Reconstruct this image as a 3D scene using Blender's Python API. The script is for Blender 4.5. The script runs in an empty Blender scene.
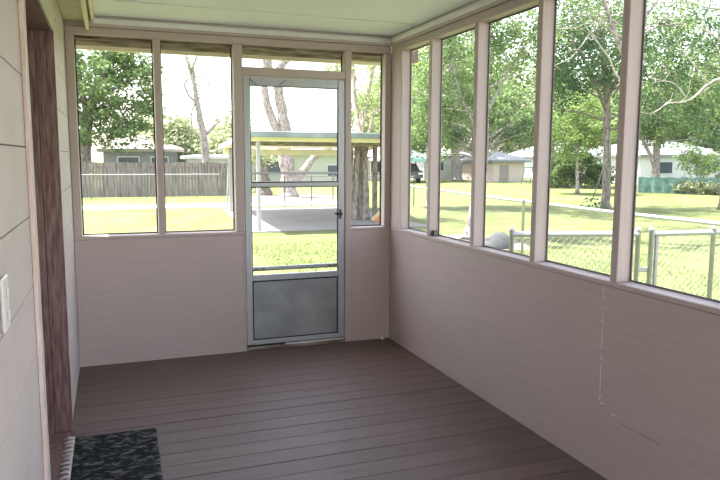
import bpy, math, random
import numpy as np
from mathutils import Vector, Matrix

C = bpy.context.scene.collection
R = math.radians
PI = math.pi

# ---------------------------------------------------------------- camera
F_PX = 674.0
YAW, PITCH, ROLL = R(20.2795), R(6.9679), R(0.2392)
CAM = Vector((0.2531, -5.0584, 1.4906))
FW = Vector((math.sin(YAW)*math.cos(PITCH), math.cos(YAW)*math.cos(PITCH), -math.sin(PITCH)))
RT0 = Vector((math.cos(YAW), -math.sin(YAW), 0)); UP0 = RT0.cross(FW)
RT = RT0*math.cos(ROLL) + UP0*math.sin(ROLL)
UP = -RT0*math.sin(ROLL) + UP0*math.cos(ROLL)
cd = bpy.data.cameras.new('camera'); cam = bpy.data.objects.new('camera', cd); C.objects.link(cam)
cd.sensor_width = 36; cd.lens = F_PX/720*36; cd.clip_start = 0.02; cd.clip_end = 600
M3 = Matrix((RT, UP, -FW)).transposed()
cam.matrix_world = Matrix.Translation(CAM) @ M3.to_4x4()
bpy.context.scene.camera = cam

# ---------------------------------------------------------------- world, sun, exposure
SUN_DIR = Vector((0.36, -0.22, -1.0)).normalized()      # direction the light travels
world = bpy.data.worlds.new('world'); bpy.context.scene.world = world; world.use_nodes = True
wn = world.node_tree; wn.nodes.clear()
sky = wn.nodes.new('ShaderNodeTexSky'); sky.sky_type = 'NISHITA'; sky.sun_disc = False
sky.sun_elevation = R(66); sky.sun_rotation = R(-60); sky.altitude = 0
sky.air_density = 1.3; sky.dust_density = 1.5; sky.ozone_density = 1.0
bg = wn.nodes.new('ShaderNodeBackground'); bg.inputs['Strength'].default_value = 0.23
wo = wn.nodes.new('ShaderNodeOutputWorld')
hs = wn.nodes.new('ShaderNodeHueSaturation'); hs.inputs['Saturation'].default_value = .62
tn = wn.nodes.new('ShaderNodeMix'); tn.data_type = 'RGBA'; tn.blend_type = 'MULTIPLY'; tn.inputs[0].default_value = 1; tn.inputs[7].default_value = (1.08, 1.0, .97, 1)
wn.links.new(sky.outputs[0], hs.inputs['Color']); wn.links.new(hs.outputs[0], tn.inputs[6]); wn.links.new(tn.outputs[2], bg.inputs['Color']); wn.links.new(bg.outputs[0], wo.inputs['Surface'])
sd = bpy.data.lights.new('sun', 'SUN'); sd.energy = 6.6; sd.angle = R(0.6); sd.color = (1.0, 0.95, 0.87)
so = bpy.data.objects.new('sun', sd); C.objects.link(so)
so.rotation_euler = SUN_DIR.to_track_quat('-Z', 'Y').to_euler(); so.location = (-8, 5, 20)
vs = bpy.context.scene.view_settings
vs.view_transform = 'Standard'; vs.look = 'None'; vs.gamma = 1; vs.use_curve_mapping = False
vs.exposure = 1.90

# ---------------------------------------------------------------- helpers
def ray(px, py):
    return FW + RT*((px-360)/F_PX) + UP*((240-py)/F_PX)
def at(px, py, Y):                                   # where that line of sight meets the plane y = Y
    d = ray(px, py); return CAM + d*((Y-CAM.y)/d.y)
def ground(px, py, z=-0.35):
    d = ray(px, py); return CAM + d*((z-CAM.z)/d.z)

def mat(name, col, rough=0.7, var=0.0, var_scale=5.0, stretch=(1, 1, 1), bump=0.0, bump_scale=40.0,
        metal=0.0, spec=0.5, col2=None, transl=0.0, detail=4.0):
    m = bpy.data.materials.new(name); m.use_nodes = True
    nt = m.node_tree; N = nt.nodes; L = nt.links; b = N['Principled BSDF']
    b.inputs['Roughness'].default_value = rough; b.inputs['Metallic'].default_value = metal
    b.inputs['Specular IOR Level'].default_value = spec
    b.inputs['Base Color'].default_value = (*col, 1)
    m.diffuse_color = (*col, 1)
    tc = N.new('ShaderNodeTexCoord'); mp = N.new('ShaderNodeMapping'); mp.inputs['Scale'].default_value = stretch
    L.new(tc.outputs['Object'], mp.inputs['Vector'])
    if var > 0 or col2:
        nz = N.new('ShaderNodeTexNoise'); nz.inputs['Scale'].default_value = var_scale; nz.inputs['Detail'].default_value = detail
        L.new(mp.outputs[0], nz.inputs['Vector'])
        rp = N.new('ShaderNodeValToRGB')
        c1 = tuple(max(0, c*(1-var)) for c in col); c2 = col2 or tuple(min(1, c*(1+var)) for c in col)
        rp.color_ramp.elements[0].position = .35; rp.color_ramp.elements[1].position = .65
        rp.color_ramp.elements[0].color = (*c1, 1); rp.color_ramp.elements[1].color = (*c2, 1)
        L.new(nz.outputs['Fac'], rp.inputs[0]); L.new(rp.outputs[0], b.inputs['Base Color'])
    if bump > 0:
        n2 = N.new('ShaderNodeTexNoise'); n2.inputs['Scale'].default_value = bump_scale; n2.inputs['Detail'].default_value = 5
        L.new(mp.outputs[0], n2.inputs['Vector'])
        bp = N.new('ShaderNodeBump'); bp.inputs['Strength'].default_value = bump; bp.inputs['Distance'].default_value = .01
        L.new(n2.outputs['Fac'], bp.inputs['Height']); L.new(bp.outputs[0], b.inputs['Normal'])
    if transl > 0:
        tr = N.new('ShaderNodeBsdfTranslucent'); tr.inputs[0].default_value = (*[min(1, c*1.2) for c in col], 1)
        mx = N.new('ShaderNodeMixShader'); mx.inputs[0].default_value = transl
        out = N['Material Output']
        L.new(b.outputs[0], mx.inputs[1]); L.new(tr.outputs[0], mx.inputs[2]); L.new(mx.outputs[0], out.inputs[0])
        if var > 0 or col2: L.new(rp.outputs[0], tr.inputs[0])
    return m

class MB:
    def __init__(s): s.v = []; s.f = []
    def add(s, vs, fs):
        o = len(s.v); s.v += [tuple(v) for v in vs]; s.f += [tuple(i+o for i in f) for f in fs]; return s
    def box(s, x0, x1, y0, y1, z0, z1, c=0.0):
        if c <= 0:
            v = [(x, y, z) for z in (z0, z1) for y in (y0, y1) for x in (x0, x1)]
            return s.add(v, [(0, 2, 3, 1), (4, 5, 7, 6), (0, 1, 5, 4), (2, 6, 7, 3), (0, 4, 6, 2), (1, 3, 7, 5)])
        # chamfered box
        c = min(c, (x1-x0)*.45, (y1-y0)*.45, (z1-z0)*.45)
        vs = []; idx = {}
        X = (x0, x1); Y = (y0, y1); Z = (z0, z1)
        for i in (0, 1):
            for j in (0, 1):
                for k in (0, 1):
                    sx, sy, sz = (1-2*i)*c, (1-2*j)*c, (1-2*k)*c
                    idx[i, j, k, 0] = len(vs); vs.append((X[i], Y[j]+sy, Z[k]+sz))
                    idx[i, j, k, 1] = len(vs); vs.append((X[i]+sx, Y[j], Z[k]+sz))
                    idx[i, j, k, 2] = len(vs); vs.append((X[i]+sx, Y[j]+sy, Z[k]))
        fs = []
        for i in (0, 1):
            q = [idx[i, 0, 0, 0], idx[i, 1, 0, 0], idx[i, 1, 1, 0], idx[i, 0, 1, 0]]; fs.append(q if i else q[::-1])
            q = [idx[0, i, 0, 1], idx[0, i, 1, 1], idx[1, i, 1, 1], idx[1, i, 0, 1]]; fs.append(q if i else q[::-1])
            q = [idx[0, 0, i, 2], idx[1, 0, i, 2], idx[1, 1, i, 2], idx[0, 1, i, 2]]; fs.append(q if i else q[::-1])
            for j in (0, 1):
                fs.append([idx[i, j, 0, 0], idx[i, j, 1, 0], idx[i, j, 1, 1], idx[i, j, 0, 1]])
                fs.append([idx[i, 0, j, 0], idx[i, 1, j, 0], idx[i, 1, j, 2], idx[i, 0, j, 2]])
                fs.append([idx[0, i, j, 1], idx[1, i, j, 1], idx[1, i, j, 2], idx[0, i, j, 2]])
                for k in (0, 1): fs.append([idx[i, j, k, 0], idx[i, j, k, 1], idx[i, j, k, 2]])
        return s.add(vs, fs)
    def bar(s, a, b, w, h, up=(0, 0, 1)):            # rectangular bar from a to b
        a, b = Vector(a), Vector(b); d = (b-a).normalized(); u = Vector(up)
        if abs(d.dot(u)) > .98: u = Vector((1, 0, 0))
        r = d.cross(u).normalized(); u = r.cross(d)
        v = [p + r*(i*w/2) + u*(j*h/2) for p in (a, b) for i, j in ((-1, -1), (1, -1), (1, 1), (-1, 1))]
        return s.add(v, [(3, 2, 1, 0), (4, 5, 6, 7), (0, 1, 5, 4), (1, 2, 6, 5), (2, 3, 7, 6), (3, 0, 4, 7)])
    def tube(s, pts, rad, n=8, cap=True):
        pts = [Vector(p) for p in pts]
        if not hasattr(rad, '__len__'): rad = [rad]*len(pts)
        o = len(s.v); prev = None
        for i, p in enumerate(pts):
            d = (pts[min(i+1, len(pts)-1)] - pts[max(i-1, 0)]).normalized()
            if prev is None:
                a = Vector((0, 0, 1)) if abs(d.z) < .9 else Vector((1, 0, 0))
                prev = d.cross(a).normalized()
            prev = (prev - d*prev.dot(d)).normalized(); q = d.cross(prev)
            for k in range(n):
                t = 2*PI*k/n; s.v.append(tuple(p + (prev*math.cos(t) + q*math.sin(t))*rad[i]))
        for i in range(len(pts)-1):
            for k in range(n):
                s.f.append((o+i*n+k, o+i*n+(k+1) % n, o+(i+1)*n+(k+1) % n, o+(i+1)*n+k))
        if cap:
            s.f.append(tuple(o+k for k in range(n))[::-1]); s.f.append(tuple(o+(len(pts)-1)*n+k for k in range(n)))
        return s
    def lathe(s, c, prof, n=20, axis='Z'):
        c = Vector(c); o = len(s.v)
        for r, z in prof:
            for k in range(n):
                t = 2*PI*k/n; p = (r*math.cos(t), r*math.sin(t), z)
                if axis == 'Y': p = (p[0], p[2], p[1])
                if axis == 'X': p = (p[2], p[0], p[1])
                s.v.append(tuple(c+Vector(p)))
        for i in range(len(prof)-1):
            for k in range(n): s.f.append((o+i*n+k, o+i*n+(k+1) % n, o+(i+1)*n+(k+1) % n, o+(i+1)*n+k))
        s.f.append(tuple(o+k for k in range(n))[::-1]); s.f.append(tuple(o+(len(prof)-1)*n+k for k in range(n)))
        return s
    def prism(s, poly, axis, a, b):                  # polygon in the two other axes, extruded a..b
        def P(u, v, w): return {'X': (w, u, v), 'Y': (u, w, v), 'Z': (u, v, w)}[axis]
        n = len(poly); vs = [P(u, v, a) for u, v in poly] + [P(u, v, b) for u, v in poly]
        return s.add(vs, [tuple(range(n))[::-1], tuple(range(n, 2*n))] + [(i, (i+1) % n, n+(i+1) % n, n+i) for i in range(n)])
    def build(s, name, m, parent=None, smooth=False):
        me = bpy.data.meshes.new(name); me.from_pydata(s.v, [], s.f); me.validate(); me.update()
        import bmesh
        bm = bmesh.new(); bm.from_mesh(me); bmesh.ops.recalc_face_normals(bm, faces=bm.faces); bm.to_mesh(me); bm.free()
        if smooth:
            me.polygons.foreach_set('use_smooth', [True]*len(me.polygons))
        me.materials.append(m)
        o = bpy.data.objects.new(name, me); C.objects.link(o)
        if parent:
            o.parent = parent; o.matrix_parent_inverse = Matrix.Translation(parent.location).inverted() if parent.type == 'EMPTY' else Matrix()
        return o

def tag(o, label=None, cat=None, group=None, kind=None):
    if label: o['label'] = label
    if cat: o['category'] = cat
    if group: o['group'] = group
    if kind: o['kind'] = kind
    return o
def thing(name, label, cat, loc=(0, 0, 0), group=None, kind=None):
    o = bpy.data.objects.new(name, None); C.objects.link(o); o.location = loc; o.empty_display_size = .1
    return tag(o, label, cat, group, kind)

# ---------------------------------------------------------------- materials
def wall_paint(name, col, grain=(1, 1, 22)):
    m = mat(name, col, rough=.62, var=.04, var_scale=3, stretch=grain, bump=.16, bump_scale=9, spec=.35)
    return m
M = {}
M['pink'] = wall_paint('pinkish_beige_paint', (.515, .43, .42))
M['pink_v'] = wall_paint('pinkish_beige_paint_on_posts', (.515, .43, .42), (22, 22, 1))
M['siding'] = mat('grey_beige_siding_paint', (.54, .475, .455), rough=.6, var=.04, var_scale=4, bump=.25, bump_scale=14, spec=.35)
M['siding_back'] = mat('lap_shadow_backing', (.24, .21, .20), rough=.9)  # backing darkened so the course gaps read as lap shadow
M['edge'] = mat('pale_pink_trim_paint', (.80, .64, .60), rough=.5, var=.06, var_scale=14, bump=.3, bump_scale=30)
M['seam'] = mat('dark_gap', (.03, .025, .022), rough=.9)
M['ceil'] = mat('ceiling_paint', (.79, .81, .90), rough=.6, var=.03, var_scale=1.5, bump=.06, bump_scale=30)
M['white'] = mat('white_trim_paint', (.80, .80, .82), rough=.45, var=.03, var_scale=8)
M['tan'] = mat('tan_soffit_paint', (.52, .50, .36), rough=.6, var=.06, var_scale=6)
M['cream'] = mat('cream_fascia_paint', (.80, .74, .55), rough=.6, var=.05, var_scale=7)
M['weather'] = mat('weathered_brown_wood', (.17, .125, .09), rough=.85, col2=(.36, .31, .26), var=.3, var_scale=5, stretch=(1, 4, 9), bump=.6, bump_scale=30)
M['roofing'] = mat('roof_shingle', (.16, .14, .13), rough=.9, var=.3, var_scale=18, bump=.5)
M['brown'] = mat('brown_door_frame_paint', (.19, .10, .09), rough=.42, var=.25, var_scale=7, stretch=(8, 8, 1), bump=.5, bump_scale=18, col2=(.31, .20, .19))
M['alu'] = mat('brushed_aluminium', (.44, .47, .52), rough=.36, metal=.35, var=.04, var_scale=5, stretch=(10, 10, 1), bump=.05)
M['kick'] = mat('dented_dull_metal_sheet', (.29, .31, .33), rough=.4, metal=.3, col2=(.35, .37, .39), var=.08, var_scale=5, bump=.6, bump_scale=6)
M['black'] = mat('black_plastic', (.015, .015, .016), rough=.4)
M['gasket'] = mat('black_rubber_spline', (.02, .02, .022), rough=.7)
M['plate'] = mat('white_plastic', (.78, .76, .76), rough=.3)
M['galv'] = mat('galvanised_steel', (.34, .35, .355), rough=.45, metal=.5, var=.08, var_scale=12)
M['wire'] = mat('dull_wire', (.22, .225, .23), rough=.6, metal=.3)
M['galv_dark'] = mat('weathered_steel', (.16, .16, .15), rough=.6, metal=.4, var=.1)
M['bark'] = mat('grey_bark', (.22, .19, .17), rough=.95, col2=(.40, .355, .33), var=.35, var_scale=6, stretch=(3, 3, 1), bump=1, bump_scale=14)
M['bark_dark'] = mat('dark_bark', (.12, .10, .085), rough=.95, col2=(.24, .21, .18), var=.3, var_scale=6, stretch=(3, 3, 1), bump=1, bump_scale=14)
M['bark_pale'] = mat('pale_bare_branch_bark', (.34, .31, .27), rough=.9, var=.2, var_scale=9)
M['concrete'] = mat('pale_concrete', (.42, .39, .38), rough=.9, var=.08, var_scale=1.5, bump=.2)
M['slab'] = mat('shade_toned_slab', (.20, .19, .195), rough=.9, var=.12, var_scale=1.5, bump=.2)  # concrete darkened to deepen the shade under the carport
M['dirt'] = mat('pinkish_dry_dirt', (.19, .145, .12), rough=1, col2=(.29, .235, .205), var=.2, var_scale=2.5, bump=.6)
M['fence_wood'] = mat('grey_fence_boards', (.13, .11, .095), rough=.95, col2=(.23, .20, .175), var=.3, var_scale=2.5, stretch=(6, 6, .5), bump=.4)
M['leaf_mid'] = mat('mid_green_leaves', (.09, .17, .05), rough=.55, col2=(.22, .32, .11), var=.35, var_scale=1.3, transl=.5)
M['leaf_dark'] = mat('dark_green_leaves', (.04, .095, .035), rough=.5, col2=(.10, .19, .065), var=.3, var_scale=1.3, transl=.4)
M['leaf_light'] = mat('light_yellow_green_leaves', (.17, .27, .07), rough=.6, col2=(.30, .40, .13), var=.3, var_scale=1.3, transl=.5)
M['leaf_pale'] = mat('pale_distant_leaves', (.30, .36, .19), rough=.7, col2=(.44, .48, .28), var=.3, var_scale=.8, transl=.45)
M['mint'] = mat('mint_green_siding', (.40, .42, .33), rough=.8, var=.06, stretch=(1, 1, 8))
M['house_white'] = mat('white_house_siding', (.56, .57, .58), rough=.8, var=.04)
M['house_grey'] = mat('grey_house_wall', (.20, .21, .22), rough=.85, var=.1)
M['house_tan'] = mat('tan_shed_boards', (.50, .42, .36), rough=.85, var=.1, stretch=(6, 6, 1))
M['roof_tan'] = mat('pale_brown_roof', (.27, .235, .215), rough=.9, var=.12, var_scale=8)
M['roof_grey'] = mat('grey_metal_roof', (.15, .165, .17), rough=.6, var=.08)
M['win_dark'] = mat('dark_window_glass', (.05, .07, .09), rough=.12)
M['carport_yellow'] = mat('yellowed_carport_metal', (.82, .78, .58), rough=.5, var=.05, stretch=(1, 6, 1), var_scale=3)
M['carport_trim'] = mat('grey_green_carport_trim', (.13, .17, .165), rough=.5, var=.1, col2=(.26, .30, .30), var_scale=1.2)
M['post_grey'] = mat('grey_post_paint', (.36, .36, .35), rough=.6, var=.08)
M['windscreen'] = mat('green_fence_fabric', (.075, .17, .135), rough=.85, col2=(.13, .23, .19), var=.15, var_scale=3)
M['orange'] = mat('orange_stained_wood', (.62, .23, .07), rough=.6, var=.15, stretch=(1, 1, 8))
M['lumber'] = mat('pale_lumber', (.55, .43, .25), rough=.7, var=.12)
M['rock'] = mat('grey_stone', (.055, .058, .064), rough=.95, var=.25, bump=1, bump_scale=12)
M['car_paint'] = mat('dark_grey_car_paint', (.09, .10, .11), rough=.25, metal=.3)
M['brick_red'] = mat('rust_red_metal', (.34, .10, .06), rough=.8, var=.15)
M['teal'] = mat('teal_canopy_fabric', (.20, .45, .42), rough=.7, var=.1)

# lawn
def grass_mat():
    m = bpy.data.materials.new('mown_grass'); m.use_nodes = True; nt = m.node_tree; N = nt.nodes; L = nt.links
    b = N['Principled BSDF']; b.inputs['Roughness'].default_value = .9; b.inputs['Specular IOR Level'].default_value = .15
    tc = N.new('ShaderNodeTexCoord')
    n1 = N.new('ShaderNodeTexNoise'); n1.inputs['Scale'].default_value = .9; n1.inputs['Detail'].default_value = 8; n1.inputs['Roughness'].default_value = .7
    n2 = N.new('ShaderNodeTexNoise'); n2.inputs['Scale'].default_value = 14; n2.inputs['Detail'].default_value = 6
    r1 = N.new('ShaderNodeValToRGB'); r1.color_ramp.elements[0].position = .32; r1.color_ramp.elements[1].position = .7
    r1.color_ramp.elements[0].color = (.064, .092, .025, 1); r1.color_ramp.elements[1].color = (.158, .180, .074, 1)
    r2 = N.new('ShaderNodeValToRGB'); r2.color_ramp.elements[0].color = (.72, .74, .66, 1); r2.color_ramp.elements[1].color = (1.2, 1.15, 1.2, 1)
    r2.color_ramp.elements[0].position = .3; r2.color_ramp.elements[1].position = .7
    mx = N.new('ShaderNodeMix'); mx.data_type = 'RGBA'; mx.blend_type = 'MULTIPLY'; mx.inputs[0].default_value = 1
    L.new(tc.outputs['Object'], n1.inputs['Vector']); L.new(tc.outputs['Object'], n2.inputs['Vector'])
    L.new(n1.outputs[0], r1.inputs[0]); L.new(n2.outputs[0], r2.inputs[0])
    L.new(r1.outputs[0], mx.inputs[6]); L.new(r2.outputs[0], mx.inputs[7]); L.new(mx.outputs[2], b.inputs['Base Color'])
    bp = N.new('ShaderNodeBump'); bp.inputs['Strength'].default_value = .5; bp.inputs['Distance'].default_value = .05
    L.new(n2.outputs[0], bp.inputs['Height']); L.new(bp.outputs[0], b.inputs['Normal'])
    return m
M['grass'] = grass_mat()
M['blade'] = mat('grass_blade', (.13, .17, .05), rough=.8, var=.2, transl=.35)

# floor paint: brown-mauve boards, each board a slightly different tone, worn red-brown streaks
def floor_mat():
    m = bpy.data.materials.new('worn_brown_floor_paint'); m.use_nodes = True; nt = m.node_tree; N = nt.nodes; L = nt.links
    b = N['Principled BSDF']; b.inputs['Specular IOR Level'].default_value = .5
    tc = N.new('ShaderNodeTexCoord'); sp = N.new('ShaderNodeSeparateXYZ'); L.new(tc.outputs['Object'], sp.inputs[0])
    dv = N.new('ShaderNodeMath'); dv.operation = 'DIVIDE'; dv.inputs[1].default_value = .14; L.new(sp.outputs['Y'], dv.inputs[0])
    fl = N.new('ShaderNodeMath'); fl.operation = 'FLOOR'; L.new(dv.outputs[0], fl.inputs[0])
    wn_ = N.new('ShaderNodeTexWhiteNoise'); wn_.noise_dimensions = '1D'; L.new(fl.outputs[0], wn_.inputs['W'])
    mp = N.new('ShaderNodeMapping'); mp.inputs['Scale'].default_value = (1.2, 14, 1); L.new(tc.outputs['Object'], mp.inputs[0])
    nz = N.new('ShaderNodeTexNoise'); nz.inputs['Scale'].default_value = 2.2; nz.inputs['Detail'].default_value = 7; nz.inputs['Roughness'].default_value = .65
    L.new(mp.outputs[0], nz.inputs['Vector'])
    r = N.new('ShaderNodeValToRGB'); e = r.color_ramp.elements
    e[0].position = .28; e[0].color = (.088, .050, .038, 1); e[1].position = .62; e[1].color = (.150, .108, .098, 1)
    x = e.new(.42); x.color = (.120, .080, .070, 1)
    x = e.new(.78); x.color = (.185, .145, .13, 1)
    L.new(nz.outputs['Fac'], r.inputs[0])
    ma = N.new('ShaderNodeMapRange'); ma.inputs['To Min'].default_value = .92; ma.inputs['To Max'].default_value = 1.07
    L.new(wn_.outputs['Value'], ma.inputs['Value'])
    mx = N.new('ShaderNodeVectorMath'); mx.operation = 'SCALE'
    L.new(r.outputs[0], mx.inputs[0]); L.new(ma.outputs[0], mx.inputs['Scale']); L.new(mx.outputs[0], b.inputs['Base Color'])
    mr = N.new('ShaderNodeMapRange'); mr.inputs['To Min'].default_value = .38; mr.inputs['To Max'].default_value = .62
    L.new(nz.outputs['Fac'], mr.inputs['Value']); L.new(mr.outputs[0], b.inputs['Roughness'])
    bp = N.new('ShaderNodeBump'); bp.inputs['Strength'].default_value = .25; bp.inputs['Distance'].default_value = .005
    L.new(nz.outputs['Fac'], bp.inputs['Height']); L.new(bp.outputs[0], b.inputs['Normal'])
    return m
M['floor'] = floor_mat()

# insect screen: fine mesh, mostly open, its pale tone adding overexposure haze to the view
def screen_mat(name, dens, col):
    m = bpy.data.materials.new(name); m.use_nodes = True; nt = m.node_tree; N = nt.nodes; L = nt.links
    b = N['Principled BSDF']; b.inputs['Base Color'].default_value = (*col, 1); b.inputs['Roughness'].default_value = .7
    tl = N.new('ShaderNodeBsdfTranslucent'); tl.inputs[0].default_value = (*col, 1)
    m1 = N.new('ShaderNodeMixShader'); m1.inputs[0].default_value = .5
    L.new(b.outputs[0], m1.inputs[1]); L.new(tl.outputs[0], m1.inputs[2])
    tr = N.new('ShaderNodeBsdfTransparent'); mx = N.new('ShaderNodeMixShader'); mx.inputs[0].default_value = dens
    L.new(tr.outputs[0], mx.inputs[1]); L.new(m1.outputs[0], mx.inputs[2]); L.new(mx.outputs[0], N['Material Output'].inputs[0])
    return m
M['screen'] = screen_mat('insect_screen', .05, (.45, .45, .45))

# rug
def rug_mat():
    m = bpy.data.materials.new('charcoal_rag_weave'); m.use_nodes = True; nt = m.node_tree; N = nt.nodes; L = nt.links
    b = N['Principled BSDF']; b.inputs['Roughness'].default_value = .95; b.inputs['Specular IOR Level'].default_value = .1
    tc = N.new('ShaderNodeTexCoord'); mp = N.new('ShaderNodeMapping'); mp.inputs['Scale'].default_value = (6, 13, 1)
    L.new(tc.outputs['Object'], mp.inputs[0])
    wv = N.new('ShaderNodeTexNoise'); wv.inputs['Scale'].default_value = 2.6; wv.inputs['Detail'].default_value = 2; wv.inputs['Distortion'].default_value = 1.2
    L.new(mp.outputs[0], wv.inputs['Vector'])
    r = N.new('ShaderNodeValToRGB'); e = r.color_ramp.elements
    e[0].position = .50; e[0].color = (.020, .023, .026, 1); e[1].position = .66; e[1].color = (.15, .155, .165, 1)
    L.new(wv.outputs['Fac'], r.inputs[0]); L.new(r.outputs[0], b.inputs['Base Color'])
    bp = N.new('ShaderNodeBump'); bp.inputs['Strength'].default_value = .8; bp.inputs['Distance'].default_value = .01
    L.new(wv.outputs['Fac'], bp.inputs['Height']); L.new(bp.outputs[0], b.inputs['Normal'])
    return m
M['rug'] = rug_mat()
M['fringe'] = mat('off_white_cotton', (.55, .50, .48), rough=.9)

# ================================================================ THE PORCH
W = 2.382; D = .089; ZS = .936; ZO = 2.312; ZP = 2.364; ZC = 2.44; YB = -5.75; TH = .12; G = -.35
rnd = random.Random(3)

# floor boards run across the porch
fb = MB(); y = D-.001; n = 0
k0 = math.floor(YB/.14)
for k in range(k0, 1):
    a, b_ = k*.14+.0014, (k+1)*.14-.0014
    b_ = min(b_, D)
    if k == 0: b_ = D
    fb.box(-.0, W+D, a, b_, -.026+rnd.uniform(-.0008, .0008), rnd.uniform(-.0012, 0), .0025)
fb.box(-.0, W+D, YB, D, -.19, -.03)
floor = tag(fb.build('floor', M['floor']), 'worn brown painted porch floorboards running from wall to wall', 'floor', kind='structure')

M['scuff'] = mat('bare_scuffed_wood', (.26, .20, .175), rough=.8)
M['scuff_red'] = mat('old_red_floor_paint', (.10, .042, .034), rough=.5)
rf_ = random.Random(12)
for (x, y, l, mm) in ((.36, -.885, .30, 'scuff'), (.42, -.60, .16, 'scuff_red'), (.78, -.745, .22, 'scuff_red'), (1.35, -1.02, .18, 'scuff_red'), (1.62, -1.17, .12, 'scuff'), (.25, -.30, .10, 'scuff'), (1.05, -1.44, .16, 'scuff'), (1.9, -1.30, .2, 'scuff_red')):
    q = MB(); xx = x
    while xx < x+l:
        w_ = rf_.uniform(.01, .04); q.box(xx, xx+w_, y-rf_.uniform(.003, .010), y+rf_.uniform(.003, .010), .0002, .0008); xx += w_*rf_.uniform(.8, 1.3)
    q.build('scuff_mark', M[mm], floor)
# ceiling
ce = MB().box(.19, W+D, YB, D, ZC, ZC+.02)
ceil = tag(ce.build('ceiling', M['ceil']), 'pale grey-green painted porch ceiling panels', 'ceiling', kind='structure')
for yy in (-.53, -2.97, -5.4):
    MB().box(.195, W, yy-.006, yy+.006, ZC-.006, ZC-.0005).build('seam_strip', M['white'], ceil)
MB().box(.13, W+D+.25, YB-.2, .0, ZC+.03, ZC+.14).build('roof_deck', M['roofing'], ceil)
tag(MB().box(.178, W, -.022, -.001, 2.386, 2.424, .008).build('trim_1', M['white']), 'white strip moulding along the ceiling above the screen door wall', 'trim', kind='structure')
tag(MB().box(W-.022, W-.001, YB+.01, -.024, 2.386, 2.424, .008).build('trim_2', M['white']), 'white strip moulding along the ceiling above the right wall', 'trim', kind='structure')
tag(MB().box(.172, .189, YB+.01, -.024, 2.40, 2.438).build('trim_3', M['cream']), 'cream edge strip on the left side of the ceiling', 'trim', kind='structure')
# eave of the house: soffit and a fascia board hanging beside the wall
ev = thing('trim_4', 'yellowish eave board hanging along the left wall under the ceiling edge', 'trim', (0, 0, ZC), kind='structure')
MB().box(.001, .134, YB, -.001, 2.395, 2.41).build('soffit', M['tan'], ev)
MB().box(.135, .155, YB, -.001, 2.345, 2.60).build('fascia_board', M['cream'], ev)
MB().box(.157, .171, YB, -.001, 2.425, 2.47).build('gutter_edge', M['brown'], ev)

# ---- back wall (with the screen door)
def struct(name, label, cat, loc=(0, 0, 0)): return thing(name, label, cat, loc, kind='structure')
wb = struct('wall_back', 'pinkish beige half wall with posts around the screen door', 'wall')
XA, XB = 1.197, 2.036
MB().box(0.001, 1.180, 0, D-.004, 0, ZS-.03).build('lower_panel', M['pink'], wb)
MB().box(XB+.011, W-.001, 0, D-.004, 0, ZS-.03).build('lower_panel', M['pink'], wb)
MB().box(0.001, 1.180, -.004, D+.01, ZS-.029, ZS-.003, .004).build('sill', M['pink'], wb)
MB().box(XB+.011, W-.001, -.004, D+.01, ZS-.029, ZS-.003, .004).build('sill', M['pink'], wb)
MB().box(.0015, .040, -.006, -.0005, .001, ZS-.03).build('corner_strip', M['pink_v'], wb)
for a, b_, z0 in ((.001, .055, ZS), (.570, .617, ZS), (1.1305, 1.194, ZS), (1.983, 2.046, .001), (2.331, W-.001, ZS)):
    if z0 < ZS:
        MB().box(a+.012, b_, -.004, D-.002, z0, ZO, .003).build('post', M['pink_v'], wb)
    else: MB().box(a, b_, -.002, D-.002, z0-.002, ZO, .003).build('post', M['pink_v'], wb)
MB().box(1.181, 1.195, -.002, D-.002, .001, ZS-.003).build('door_jamb', M['pink_v'], wb)
MB().box(1.195, 1.994, .0, D-.002, 2.092, 2.152, .003).build('door_header', M['pink'], wb)
MB().box(0.001, W-.001, -.001, D-.002, ZO+.001, ZP-.001, .003).build('header', M['pink'], wb)
MB().box(0.001, W-.001, -.012, D-.002, ZP+.001, ZC-.002, .003).build('top_plate', M['pink'], wb)
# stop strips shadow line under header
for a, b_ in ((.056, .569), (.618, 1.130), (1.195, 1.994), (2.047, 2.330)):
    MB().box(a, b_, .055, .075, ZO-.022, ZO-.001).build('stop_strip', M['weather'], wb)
# threshold under the door
MB().box(1.196, 1.994, -.012, .085, .0005, .028, .004).build('threshold', M['weather'], wb)
MB().box(1.50, 1.985, -.010, .010, .0285, .036).build('door_sweep', M['white'], wb)  # white strip for the sweep and the gleam of light under the door
MB().box(1.197, 1.993, .012, .03, .0285, .0412).build('gap_stop', M['gasket'], wb)  # dark strip added to shut out the light below the bottom rail

# ---- right wall
wr = struct('wall_right', 'long pinkish beige half wall with screened bays on the right', 'wall', (W, 0, 0))
MB().box(W, W+D-.004, YB, D-.004, 0, ZS-.03).build('lower_panel', M['pink'], wr)
MB().box(W-.003, W+D+.02, YB, D+.01, ZS-.029, ZS-.003, .004).build('sill', M['pink'], wr)
MB().box(W+.001, W+D-.002, YB, -.001, ZO+.001, ZP-.001, .003).build('header', M['pink'], wr)
MB().box(W-.012, W+D-.002, YB, -.013, ZP+.001, ZC-.002, .003).build('top_plate', M['pink'], wr)
MB().box(W+.0, W+D-.002, -.205, D-.004, ZS-.002, ZO+.001, .003).build('corner_post', M['pink_v'], wr)
rposts = [-.70, -1.33, -1.985, -2.62, -3.25, -3.88, -4.5, -5.13, -5.76, YB+.045]
for py_ in rposts:
    MB().box(W+.001, W+D-.002, py_-.022, py_+.022, ZS-.002, ZO+.001, .003).build('post', M['pink_v'], wr)
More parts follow.
